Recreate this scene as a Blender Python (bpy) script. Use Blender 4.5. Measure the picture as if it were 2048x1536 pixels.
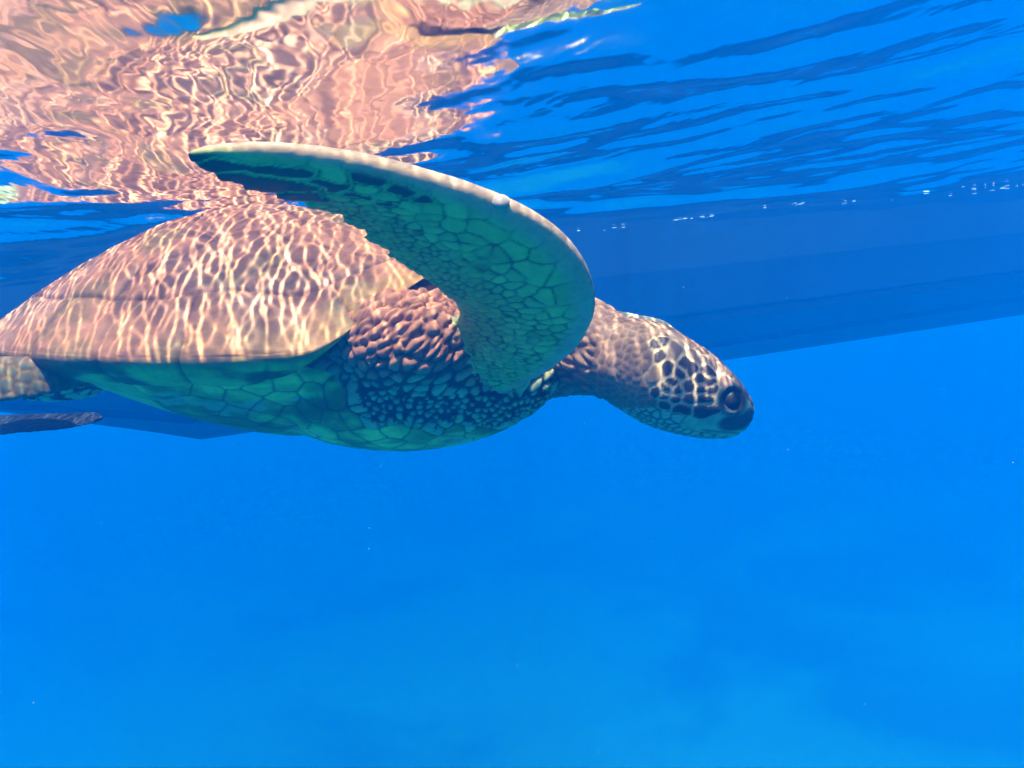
import bpy, bmesh, math, random
import numpy as np
from mathutils import Vector, Matrix, Quaternion
from mathutils.kdtree import KDTree

random.seed(7)
RNG = np.random.default_rng(11)
for o in list(bpy.data.objects):
    bpy.data.objects.remove(o)
scene = bpy.context.scene
COL = scene.collection

# ------------------------------------------------------------------ camera
F = 1607.0                                  # focal length in pixels of a 2048 wide picture
CAM = np.array([0.0, 0.0, -0.22])           # the surface of the sea is z = 0
PITCH, ROLL = math.radians(6.6), math.radians(6.2)
fwd = np.array([0, math.cos(PITCH), -math.sin(PITCH)])
r0 = np.array([1.0, 0, 0]); u0 = np.cross(r0, fwd)
rgt = math.cos(ROLL) * r0 - math.sin(ROLL) * u0
upv = math.cos(ROLL) * u0 + math.sin(ROLL) * r0
cam_data = bpy.data.cameras.new('camera')
cam_data.sensor_width = 36.0
cam_data.lens = F / 2048 * 36.0
cam_data.clip_start = 0.02
cam_data.clip_end = 500
cam = bpy.data.objects.new('camera', cam_data)
m = Matrix.Identity(4)
for i in range(3):
    m[i][0] = rgt[i]; m[i][1] = upv[i]; m[i][2] = -fwd[i]; m[i][3] = CAM[i]
cam.matrix_world = m
COL.objects.link(cam)
scene.camera = cam

# ------------------------------------------------------------------ sky, sun, exposure
SUN_DIR = np.array([0.02, -0.28, 0.95]); SUN_DIR /= np.linalg.norm(SUN_DIR)   # towards the sun
world = bpy.data.worlds.new('World')
scene.world = world
world.use_nodes = True
wn = world.node_tree
sky = wn.nodes.new('ShaderNodeTexSky')
sky.sky_type = 'NISHITA'
sky.sun_disc = False
sky.sun_elevation = math.asin(SUN_DIR[2])
sky.sun_rotation = math.atan2(SUN_DIR[0], SUN_DIR[1])
bgn = wn.nodes['Background']
wn.links.new(sky.outputs[0], bgn.inputs[0])
bgn.inputs[1].default_value = 0.10
sun_data = bpy.data.lights.new('sun', 'SUN')
sun_data.energy = 5.0
sun_data.angle = math.radians(0.5)
sun_data.color = (1.0, 0.91, 0.80)
sun = bpy.data.objects.new('sun', sun_data)
sun.rotation_euler = Vector(SUN_DIR).to_track_quat('Z', 'Y').to_euler()
sun.location = (0, 0, 10)
COL.objects.link(sun)
scene.view_settings.view_transform = 'Standard'
scene.view_settings.look = 'None'
scene.view_settings.gamma = 1.0
scene.view_settings.use_curve_mapping = False
scene.view_settings.exposure = 1.30
scene.render.engine = 'CYCLES'
cy = scene.cycles
cy.max_bounces = 6; cy.diffuse_bounces = 1; cy.glossy_bounces = 3
cy.transmission_bounces = 2; cy.volume_bounces = 2; cy.transparent_max_bounces = 12
cy.use_denoising = True
cy.use_adaptive_sampling = True; cy.adaptive_threshold = 0.035; cy.adaptive_min_samples = 20
cy.sample_clamp_indirect = 6.0
cy.caustics_reflective = True

# ------------------------------------------------------------------ helpers
def P(u, v, d):
    """The point that lies d metres along the view axis behind pixel (u, v)."""
    return CAM + d * (fwd + rgt * ((u - 1024.0) / F) + upv * ((768.0 - v) / F))

def unit(v):
    return v / (np.linalg.norm(v) + 1e-12)

def smoothstep(a, b, x):
    t = np.clip((x - a) / (b - a), 0, 1)
    return t * t * (3 - 2 * t)

def _hash(ix, iy, iz, seed):
    n = (ix * 374761393 + iy * 668265263 + iz * 2147483647 + seed * 1274126177) & 0xFFFFFFFF
    n = ((n ^ (n >> 13)) * 1274126177) & 0xFFFFFFFF
    n = n ^ (n >> 16)
    return (n & 0xFFFF) / 65535.0

def vnoise(p, seed=0):
    """Value noise in 0..1 for an (n, 3) array."""
    i = np.floor(p).astype(np.int64); f = p - i
    f = f * f * (3 - 2 * f)
    out = 0
    for dx in (0, 1):
        for dy in (0, 1):
            for dz in (0, 1):
                w = (f[:, 0] if dx else 1 - f[:, 0]) * (f[:, 1] if dy else 1 - f[:, 1]) * (f[:, 2] if dz else 1 - f[:, 2])
                out = out + w * _hash(i[:, 0] + dx, i[:, 1] + dy, i[:, 2] + dz, seed)
    return out

def fbm(p, octaves=4, seed=0):
    s, a, t = 0, 0.5, 0
    for k in range(octaves):
        s = s + a * vnoise(p * 2 ** k, seed + k * 17); t += a; a *= 0.5
    return s / t

def mesh_obj(name, verts, faces, mat=None, parent=None, smooth=True):
    me = bpy.data.meshes.new(name)
    verts = np.asarray(verts, dtype=np.float64)
    if isinstance(faces, np.ndarray):
        n, k = faces.shape
        me.vertices.add(len(verts)); me.vertices.foreach_set('co', verts.astype(np.float32).ravel())
        me.loops.add(n * k); me.loops.foreach_set('vertex_index', faces.astype(np.int32).ravel())
        me.polygons.add(n); me.polygons.foreach_set('loop_start', np.arange(0, n * k, k, dtype=np.int32))
        me.update(calc_edges=True)
        me.validate()
    else:
        me.from_pydata([tuple(v) for v in verts], [], faces)
    me.polygons.foreach_set('use_smooth', [smooth] * len(me.polygons))
    if mat: me.materials.append(mat)
    o = bpy.data.objects.new(name, me)
    COL.objects.link(o)
    if parent is not None: o.parent = parent
    return o

def set_attr(o, name, data, kind='FLOAT_COLOR'):
    at = o.data.attributes.new(name, kind, 'POINT')
    if kind == 'FLOAT_COLOR':
        c = np.ones((len(data), 4), dtype=np.float32); c[:, :3] = data
        at.data.foreach_set('color', c.ravel())
    else:
        at.data.foreach_set('value', np.asarray(data, dtype=np.float32))

def catmull(pts, n):
    """Resample an array of control rows (k, ...) to n rows along a Catmull-Rom spline."""
    pts = np.asarray(pts, dtype=float); k = len(pts)
    ext = np.concatenate([[2 * pts[0] - pts[1]], pts, [2 * pts[-1] - pts[-2]]])
    out = []
    for x in np.linspace(0, k - 1 - 1e-9, n):
        i = int(x); t = x - i
        p0, p1, p2, p3 = ext[i], ext[i + 1], ext[i + 2], ext[i + 3]
        out.append(0.5 * ((2 * p1) + (-p0 + p2) * t + (2 * p0 - 5 * p1 + 4 * p2 - p3) * t * t + (-p0 + 3 * p1 - 3 * p2 + p3) * t ** 3))
    return np.array(out)

def ring_mesh(rings):
    """Closed tube from (n, m, 3) rings, capped with fans."""
    n, mm, _ = rings.shape
    v = rings.reshape(-1, 3)
    f = []
    for i in range(n - 1):
        for j in range(mm):
            a = i * mm + j; b = i * mm + (j + 1) % mm
            f.append((a, b, b + mm, a + mm))
    v = np.concatenate([v, [rings[0].mean(0)], [rings[-1].mean(0)]])
    c0, c1 = n * mm, n * mm + 1
    for j in range(mm):
        f.append((c0, (j + 1) % mm, j))
        f.append((c1, (n - 1) * mm + j, (n - 1) * mm + (j + 1) % mm))
    return v, f

class NT:
    """Short hand for building a node tree."""
    def __init__(self, name):
        self.m = bpy.data.materials.new(name); self.m.use_nodes = True
        self.t = self.m.node_tree; self.t.nodes.clear()
        self.out = self.t.nodes.new('ShaderNodeOutputMaterial')
    def n(self, kind, **kw):
        nd = self.t.nodes.new('ShaderNode' + kind)
        for k, v in kw.items():
            if k.startswith('i_'):
                key = k[2:]
                key = int(key) if key.isdigit() else key.replace('_', ' ')
                self.put(nd, key, v)
            else:
                setattr(nd, k, v)
        return nd
    def put(self, nd, key, v):
        if isinstance(v, bpy.types.NodeSocket): self.t.links.new(v, nd.inputs[key])
        elif isinstance(v, bpy.types.Node): self.t.links.new(v.outputs[0], nd.inputs[key])
        else: nd.inputs[key].default_value = v
    def math(self, op, a, b=0.0, c=None, clamp=False):
        nd = self.t.nodes.new('ShaderNodeMath'); nd.operation = op; nd.use_clamp = clamp
        self.put(nd, 0, a); self.put(nd, 1, b)
        if c is not None: self.put(nd, 2, c)
        return nd.outputs[0]
    def vmath(self, op, a, b=(0, 0, 0)):
        nd = self.t.nodes.new('ShaderNodeVectorMath'); nd.operation = op
        self.put(nd, 0, a); self.put(nd, 1, b)
        return nd.outputs[0]
    def noise(self, vec, scale, detail=3, rough=0.5, dist=0.0):
        nd = self.n('TexNoise', i_Scale=scale, i_Detail=detail, i_Roughness=rough, i_Distortion=dist)
        self.put(nd, 'Vector', vec)
        return nd
    def mix(self, fac, a, b, mode='MIX'):
        nd = self.t.nodes.new('ShaderNodeMix'); nd.data_type = 'RGBA'; nd.blend_type = mode
        self.put(nd, 0, fac); self.put(nd, 6, a); self.put(nd, 7, b)
        return nd.outputs[2]

# ------------------------------------------------------------------ materials
def mat_haze():
    t = NT('sea_water')
    v = t.n('VolumePrincipled')
    # sea water: red is swallowed, blue is scattered
    v.inputs['Color'].default_value = (0.0, 0.124, 0.490, 1)
    v.inputs['Absorption Color'].default_value = (0, 0.37, 0.62, 1)
    v.inputs['Density'].default_value = 0.21
    v.inputs['Anisotropy'].default_value = 0.0
    t.t.links.new(v.outputs[0], t.out.inputs['Volume'])
    return t.m

def mat_surface():
    t = NT('sea_surface')
    fres = t.n('Fresnel', i_IOR=1.333)
    gl = t.n('BsdfGlossy', i_Roughness=0.065)
    gl.inputs['Color'].default_value = (1, 1, 1, 1)
    # bright nets of ripple-focused sunlight, computed ahead and put into the transparent colour
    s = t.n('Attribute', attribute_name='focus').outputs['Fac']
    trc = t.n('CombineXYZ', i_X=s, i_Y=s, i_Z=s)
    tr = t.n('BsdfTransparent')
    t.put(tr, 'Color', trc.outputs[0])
    mx = t.n('MixShader', i_Fac=fres)
    t.put(mx, 1, tr.outputs[0]); t.put(mx, 2, gl.outputs[0])
    t.t.links.new(mx.outputs[0], t.out.inputs['Surface'])
    return t.m

def mat_sand():
    t = NT('sand')
    g = t.n('NewGeometry')
    n = t.noise(g.outputs['Position'], 0.16, 5, 0.55, 0.4)
    r = t.n('ValToRGB')
    r.color_ramp.elements[0].position = 0.40; r.color_ramp.elements[0].color = (0.46, 0.46, 0.40, 1)
    r.color_ramp.elements[1].position = 0.55; r.color_ramp.elements[1].color = (0.82, 0.80, 0.70, 1)
    t.put(r, 0, n.outputs[0])
    f = t.noise(g.outputs['Position'], 14, 4)
    c = t.mix(0.12, r.outputs[0], f.outputs['Color'], 'MULTIPLY')
    b = t.n('BsdfPrincipled', i_Roughness=0.95)
    t.put(b, 'Base Color', c)
    t.t.links.new(b.outputs[0], t.out.inputs['Surface'])
    return t.m

def mat_plain(name, col, rough=0.6, spec=0.2, scale=20.0, var=0.35, bump=0.0):
    t = NT(name)
    tc = t.n('TexCoord')
    n = t.noise(tc.outputs['Object'], scale, 5, 0.6)
    dark = tuple(c * (1 - var) for c in col) + (1,); light = tuple(min(1, c * (1 + var)) for c in col) + (1,)
    c = t.mix(n.outputs[0], dark, light)
    b = t.n('BsdfPrincipled', i_Roughness=rough)
    b.inputs['Specular IOR Level'].default_value = spec
    t.put(b, 'Base Color', c)
    if bump:
        bp = t.n('Bump', i_Strength=0.6, i_Distance=bump)
        t.put(bp, 'Height', n.outputs[0]); t.put(b, 'Normal', bp.outputs[0])
    t.t.links.new(b.outputs[0], t.out.inputs['Surface'])
    return t.m

def mat_attr(name, rough=0.55, spec=0.15, scale=160.0, var=0.3, bump=0.0006):
    """Colour carried by the modelled scales, with grain on top."""
    t = NT(name)
    a = t.n('Attribute', attribute_name='Col')
    tc = t.n('TexCoord')
    n = t.noise(tc.outputs['Object'], scale, 5, 0.65)
    n2 = t.noise(tc.outputs['Object'], scale * 0.18, 4, 0.6)
    k = t.math('ADD', t.math('MULTIPLY', n, var * 2), 1.0 - var)
    k2 = t.math('ADD', t.math('MULTIPLY', n2, var * 1.6), 1.0 - var * 0.8)
    kk = t.math('MULTIPLY', k, k2)
    cv = t.n('CombineXYZ', i_X=kk, i_Y=kk, i_Z=kk)
    c = t.mix(1.0, a.outputs['Color'], cv.outputs[0], 'MULTIPLY')
    b = t.n('BsdfPrincipled', i_Roughness=rough)
    b.inputs['Specular IOR Level'].default_value = spec
    t.put(b, 'Base Color', c)
    if bump:
        bp = t.n('Bump', i_Strength=0.7, i_Distance=bump)
        t.put(bp, 'Height', n.outputs[0]); t.put(b, 'Normal', bp.outputs[0])
    t.t.links.new(b.outputs[0], t.out.inputs['Surface'])
    return t.m

M_HAZE = mat_haze(); M_SURF = mat_surface(); M_SAND = mat_sand()
M_SKIN = mat_attr('turtle_skin'); M_SHELL = mat_attr('turtle_shell', 0.5, 0.15, 120.0, 0.35, 0.0008)
M_EYE = mat_plain('turtle_eye', (0.006, 0.006, 0.008), 0.45, 0.08, 200)
M_BARN = mat_plain('barnacle_lime', (0.55, 0.38, 0.28), 0.7, 0.1, 300, 0.15)
M_HULL = mat_plain('hull_paint', (0.028, 0.045, 0.065), 0.6, 0.1, 1.1, 0.9)
M_STRAKE = mat_plain('strake_shade', (0.003, 0.005, 0.009), 0.6, 0.1, 3, 0.4)  # near-black: the shadow bands along the chines are put into the rail colour
M_GLINT = mat_plain('glint_white', (0.85, 0.87, 0.88), 0.25, 0.5, 50, 0.05)  # white of the flecks that stand in for sun glints
M_SPECK = mat_plain('drifting_speck', (0.25, 0.27, 0.27), 0.8, 0.1, 50, 0.2)

# ------------------------------------------------------------------ sea: haze, surface, seabed
def make_box(name, lo, hi, mat):
    v = [(x, y, z) for x in (lo[0], hi[0]) for y in (lo[1], hi[1]) for z in (lo[2], hi[2])]
    f = [(0, 1, 3, 2), (4, 6, 7, 5), (0, 4, 5, 1), (2, 3, 7, 6), (0, 2, 6, 4), (1, 5, 7, 3)]
    return mesh_obj(name, v, f, mat, smooth=False)

SEABED_Z = -11.0
haze = make_box('haze', (-90, -60, SEABED_Z - 2.2), (90, 120, 0.62), M_HAZE)
haze['kind'] = 'stuff'; haze['label'] = 'clear blue sea water that fades far things to blue'; haze['category'] = 'water'

WAVES = []
RIPPLE = 0.42
wr = np.random.default_rng(20)
for k in range(70):
    lam = 0.11 * (1.9 / 0.11) ** (k / 69.0)
    ang = math.radians(78) + wr.normal(0, 0.55)
    kk = 2 * math.pi / lam
    steep = (0.015 + 0.003 * k / 69.0) * (0.75 + 0.5 * wr.random())
    WAVES.append((kk * math.cos(ang), kk * math.sin(ang), steep / kk, wr.random() * 6.283, lam))

def wave_z(x, y, spacing=None):
    z = np.zeros_like(x)
    # waves bend each other a little so that no crest is ruler straight
    bx = 0.05 * np.sin(1.9 * x + 2.7 * y + 1.0) + 0.03 * np.sin(5.1 * x - 3.3 * y)
    by = 0.05 * np.sin(2.3 * x - 1.7 * y + 0.4) + 0.02 * np.sin(6.7 * x + 2.9 * y)
    for kx, ky, a, ph, lam in WAVES:
        w = 1.0 if spacing is None else np.clip((lam / spacing - 2.5) / 3.0, 0, 1)
        z += w * a * np.sin(kx * (x + bx) + ky * (y + by) + ph)
    return z

# fine ripples: a periodic tile of random short waves, and the light they focus (sun rays bent by
# the slopes and gathered 0.2 m further down)
TX, TY, NX, NY = 2.56, 1.28, 2048, 1024
def ripple_band(seed, lo, hi, power, aniso, ang0, rms):
    rr = np.random.default_rng(seed)
    kx = np.fft.fftfreq(NX, TX / NX) * 2 * math.pi
    ky = np.fft.rfftfreq(NY, TY / NY) * 2 * math.pi
    KX, KY = np.meshgrid(kx, ky, indexing='ij')
    k = np.hypot(KX, KY); k[0, 0] = 1
    lam = 2 * math.pi / k
    spread = 0.12 + 0.88 * np.abs(np.cos(np.arctan2(KY, KX) - math.radians(ang0))) ** aniso
    amp = k ** -power * smoothstep(lo * 0.8, lo * 1.3, lam) * (1 - smoothstep(hi * 0.8, hi * 1.3, lam)) * spread
    h = np.fft.irfft2(amp * (rr.normal(size=k.shape) + 1j * rr.normal(size=k.shape)), s=(NX, NY))
    gx_, gy_ = np.gradient(h, TX / NX, TY / NY)
    sc = rms / np.sqrt((gx_ ** 2 + gy_ ** 2).mean())
    return h * sc, gx_ * sc, gy_ * sc
_a = ripple_band(21, 0.04, 0.13, 2.5, 2, 20, 0.045); _b = ripple_band(22, 0.013, 0.032, 2.3, 4, 10, 0.036)
RIP, RGX, RGY = _a[0] + _b[0], _a[1] + _b[1], _a[2] + _b[2]
def focus_map(depth):
    X, Y = np.meshgrid(np.arange(NX), np.arange(NY), indexing='ij')
    # gusts: the ripples are stronger in some places than in others
    gain = 1.75 + 0.75 * np.sin(X / NX * 6.283 * 5 + 2 * np.sin(Y / NY * 6.283 * 2)) * np.cos(Y / NY * 6.283 * 3 + 1.5 * np.sin(X / NX * 6.283 * 3))
    out = np.zeros(NX * NY)
    fx = X - gain * depth * 0.25 * RGX / (TX / NX); fy = Y - gain * depth * 0.25 * RGY / (TY / NY)
    x0 = np.floor(fx).astype(int); y0 = np.floor(fy).astype(int); ax_, ay_ = fx - x0, fy - y0
    for dx, dy, w in ((0, 0, (1 - ax_) * (1 - ay_)), (1, 0, ax_ * (1 - ay_)), (0, 1, (1 - ax_) * ay_), (1, 1, ax_ * ay_)):
        out += np.bincount((((x0 + dx) % NX) * NY + (y0 + dy) % NY).ravel(), w.ravel(), NX * NY)
    out = out.reshape(NX, NY)
    for k in range(1):                               # the width of the sun's disc
        out = (out + np.roll(out, 1, 0) + np.roll(out, -1, 0)) / 3
        out = (out + np.roll(out, 1, 1) + np.roll(out, -1, 1)) / 3
    return out
FOCUS = focus_map(0.20)
def tile(a, x, y):
    fx = (x / TX * NX) % NX; fy = (y / TY * NY) % NY
    x0 = np.floor(fx).astype(int); y0 = np.floor(fy).astype(int); ax_, ay_ = fx - x0, fy - y0
    x0 %= NX; y0 %= NY; x1 = (x0 + 1) % NX; y1 = (y0 + 1) % NY
    return a[x0, y0] * (1 - ax_) * (1 - ay_) + a[x1, y0] * ax_ * (1 - ay_) + a[x0, y1] * (1 - ax_) * ay_ + a[x1, y1] * ax_ * ay_

def axis(parts, far_lo, far_hi, grow):
    """parts: (lo, hi, step) pieces that follow each other; beyond them the steps grow."""
    mid = np.concatenate([np.arange(lo, hi - st * 0.5, st) for lo, hi, st in parts])
    a, st = parts[-1][1], parts[-1][2]
    up = []
    while a < far_hi:
        up.append(a); st *= grow; a += st
    up.append(far_hi)
    a, st = parts[0][0], parts[0][2]
    dn = []
    while True:
        st *= grow; a -= st
        if a <= far_lo: break
        dn.append(a)
    dn.append(far_lo)
    return np.concatenate([dn[::-1], mid, up])

ax_x = axis([(-1.25, 0.10, 0.0021), (0.10, 0.60, 0.004), (0.60, 1.3, 0.0065)], -88, 88, 1.08)
ax_y = axis([(0.3, 0.90, 0.0055), (0.90, 1.70, 0.0028), (1.70, 2.0, 0.005)], -58, 118, 1.04)
gx, gy = np.meshgrid(ax_x, ax_y, indexing='xy')
sx = np.gradient(ax_x); sy = np.gradient(ax_y)
sp = np.maximum(*np.meshgrid(sx, sy, indexing='xy'))
fine = 1 - smoothstep(0.0068, 0.014, sp)
gz = wave_z(gx, gy, sp) + tile(RIP, gx, gy) * fine * RIPPLE
calm = smoothstep(0.30, 0.62, fbm(np.stack([gx.ravel() * 3.2, gy.ravel() * 3.2, gx.ravel() * 0], -1), 2, 61)).reshape(gx.shape)
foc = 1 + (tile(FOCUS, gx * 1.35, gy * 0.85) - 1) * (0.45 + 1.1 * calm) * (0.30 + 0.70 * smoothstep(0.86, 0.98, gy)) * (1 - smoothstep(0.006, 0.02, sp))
nyx = gx.shape
idx = np.arange(gx.size).reshape(nyx)
quads = np.stack([idx[:-1, :-1], idx[:-1, 1:], idx[1:, 1:], idx[1:, :-1]], -1).reshape(-1, 4)
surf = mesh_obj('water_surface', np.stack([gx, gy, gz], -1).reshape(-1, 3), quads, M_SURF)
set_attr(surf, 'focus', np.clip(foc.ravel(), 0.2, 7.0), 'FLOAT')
surf['kind'] = 'structure'; surf['label'] = 'rippling underside of the sea surface mirroring the turtle'; surf['category'] = 'water surface'

bx_ = np.linspace(-85, 85, 220); by_ = np.linspace(-55, 115, 220)
qx, qy = np.meshgrid(bx_, by_)
pp = np.stack([qx.ravel() * 0.25, qy.ravel() * 0.25, np.zeros(qx.size)], -1)
qz = SEABED_Z + (fbm(pp, 4, 3) - 0.5) * 0.6
idx = np.arange(qx.size).reshape(qx.shape)
quads = np.stack([idx[:-1, :-1], idx[:-1, 1:], idx[1:, 1:], idx[1:, :-1]], -1).reshape(-1, 4)
bed = mesh_obj('seabed', np.stack([qx.ravel(), qy.ravel(), qz], -1), quads, M_SAND)
bed['kind'] = 'structure'; bed['label'] = 'pale sandy seabed far below the turtle'; bed['category'] = 'seabed'

# ------------------------------------------------------------------ boat behind the turtle
def build_boat():
    root = bpy.data.objects.new('boat', None); COL.objects.link(root)
    root['label'] = 'dark hull of a boat hanging under the surface behind the turtle'; root['category'] = 'boat'
    A = np.array([-4.2, 4.40]); B = np.array([8.6, 8.75])           # stern and bow of the keel line
    d = unit(np.append(B - A, 0)); side = np.array([-d[1], d[0], 0])
    root.location = (A[0], A[1], 0)
    root.rotation_euler = (0, 0, math.atan2(d[1], d[0]))
    Lb = float(np.linalg.norm(B - A))
    # section: (half breadth factor, depth) from gunwale to keel, with two chines
    sec = [(1.0, 0.42), (0.985, 0.10), (0.965, -0.20), (0.93, -0.46), (0.91, -0.49), (0.74, -0.67), (0.71, -0.69), (0.36, -0.87), (0.06, -0.945), (0.0, -0.95)]
    rings = []
    for i in range(60):
        s = i / 59.0; x = s * Lb
        hb = 1.5 * (1 - max(0, (s - 0.35) / 0.65) ** 2.3) + 0.01
        rise = 0.0
        if s < 0.17: rise = min(0.85, 0.40 * (0.17 - s) / 0.078)        # run of the stern
        if s > 0.80: rise = 0.75 * ((s - 0.80) / 0.20) ** 1.8        # stem
        r = []
        for sgn in (1, -1):
            row = [(x, sgn * hb * f, z if z > 0 else z * (1 - rise * 0.95)) for f, z in sec]
            r += row if sgn == 1 else row[::-1][1:]
        rings.append(r)
    rings = np.array(rings)
    v, f = ring_mesh(rings)
    hull = mesh_obj('hull', v, f, M_HULL, root, smooth=False)
    for k, zi in ((4, 0.035), (6, 0.03)):                             # spray rails along the chines, one each side
        for sgn in (-1, 1):
            rr = []
            for i in range(0, 60):
                p = rings[i][k if sgn == 1 else len(sec) * 2 - 2 - k]
                o = np.array([0, sgn * 0.022, 0])
                rr.append([p + np.array([0, -sgn * .02, .03]), p + o + np.array([0, 0, .012]), p + o + np.array([0, 0, -zi]), p + np.array([0, -sgn * .02, -zi])])
            v, f = ring_mesh(np.array(rr))
            mesh_obj('spray_rail', v, f, M_STRAKE, root, smooth=False)
    # skeg under the stern
    pr = [(2.3, -0.90), (4.8, -0.945), (4.9, -0.96), (4.4, -0.97), (2.8, -0.95)]
    vv = [(x, y, z) for y in (-0.03, 0.03) for x, z in pr]
    n = len(pr)
    ff = [tuple(range(n))[::-1], tuple(range(n, 2 * n))] + [(i, (i + 1) % n, n + (i + 1) % n, n + i) for i in range(n)]
    mesh_obj('skeg', vv, ff, M_STRAKE, root, smooth=False)
    return root
build_boat()

# ------------------------------------------------------------------ sea turtle
turtle = bpy.data.objects.new('sea_turtle', None); COL.objects.link(turtle)
turtle['label'] = 'brown and green sea turtle swimming just under the surface, near front flipper raised'
turtle['category'] = 'sea turtle'

YAW, NOSE = math.radians(18), math.radians(5.4)
SC = P(505, 640, 1.48); SC[2] = CAM[2] - 0.014
hx = np.array([math.cos(YAW) * math.cos(NOSE), -math.sin(YAW) * math.cos(NOSE), -math.sin(NOSE)])
lx = np.array([math.sin(YAW), math.cos(YAW), 0.0])
zx = np.cross(hx, lx)
def shell_to_world(q):
    return SC + q[..., 0:1] * hx + q[..., 1:2] * lx + q[..., 2:3] * zx
def world_to_shell(p):
    d = p - SC
    return np.stack([d @ hx, d @ lx, d @ zx], -1)

def outline(th):
    c, s = np.cos(th), np.sin(th)
    a = 0.50 * np.sign(c) * np.abs(c) ** 0.96
    b = 0.405 * np.sign(s) * np.abs(s) ** 0.92 * (1 + 0.10 * c - 0.12 * np.maximum(0, -c) ** 2)
    return a, b
def margin_z(th):
    c = np.cos(th)
    return 0.118 * smoothstep(0.60, 1.0, c)
H_DOME = 0.216
def dome_pow(th):
    c = np.cos(th)
    return 2.15 - 0.55 * smoothstep(0.1, 0.95, -c) + 0.1 * smoothstep(0.3, 1.0, c)

# --- carapace: scutes as separate plates over a base shell
def carapace_point(rho, th):
    """rho 0..1 over the dome, 1..1.2 round the rim and in under the edge."""
    a, b = outline(th)
    zm = margin_z(th)
    r = np.minimum(rho, 1.0)
    n = dome_pow(th)
    z = zm * r ** 4 + H_DOME * (1 - r ** n) * (1 + 0.0 * r)
    a_, b_ = a * r + 0.03 * (1 - r), b * r
    u = np.clip((rho - 1.0) / 0.2, 0, 1)
    inn = 1 + 0.030 * np.sin(math.pi * u) * np.sqrt(np.maximum(1 - u, 0)) - 0.105 * u ** 2.2      # a rounded lip, then in under the edge
    a_ = a_ * inn; b_ = b_ * inn
    z = z - 0.055 * u * (1 - 0.75 * smoothstep(0.45, 0.85, np.cos(th)))
    return np.stack([a_, b_, z], -1)

def polar_grid(nr, nt, rmax):
    rho = np.linspace(0, 1, nr) ** 0.85 * rmax
    rho[0] = 0.004
    th = np.linspace(0, 2 * math.pi, nt, endpoint=False)
    R, T = np.meshgrid(rho, th, indexing='ij')
    idx = np.arange(nr * nt).reshape(nr, nt)
    nx = np.roll(idx, -1, axis=1)
    q = np.stack([idx[:-1], idx[1:], nx[1:], nx[:-1]], -1).reshape(-1, 4)
    return R, T, q

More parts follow.
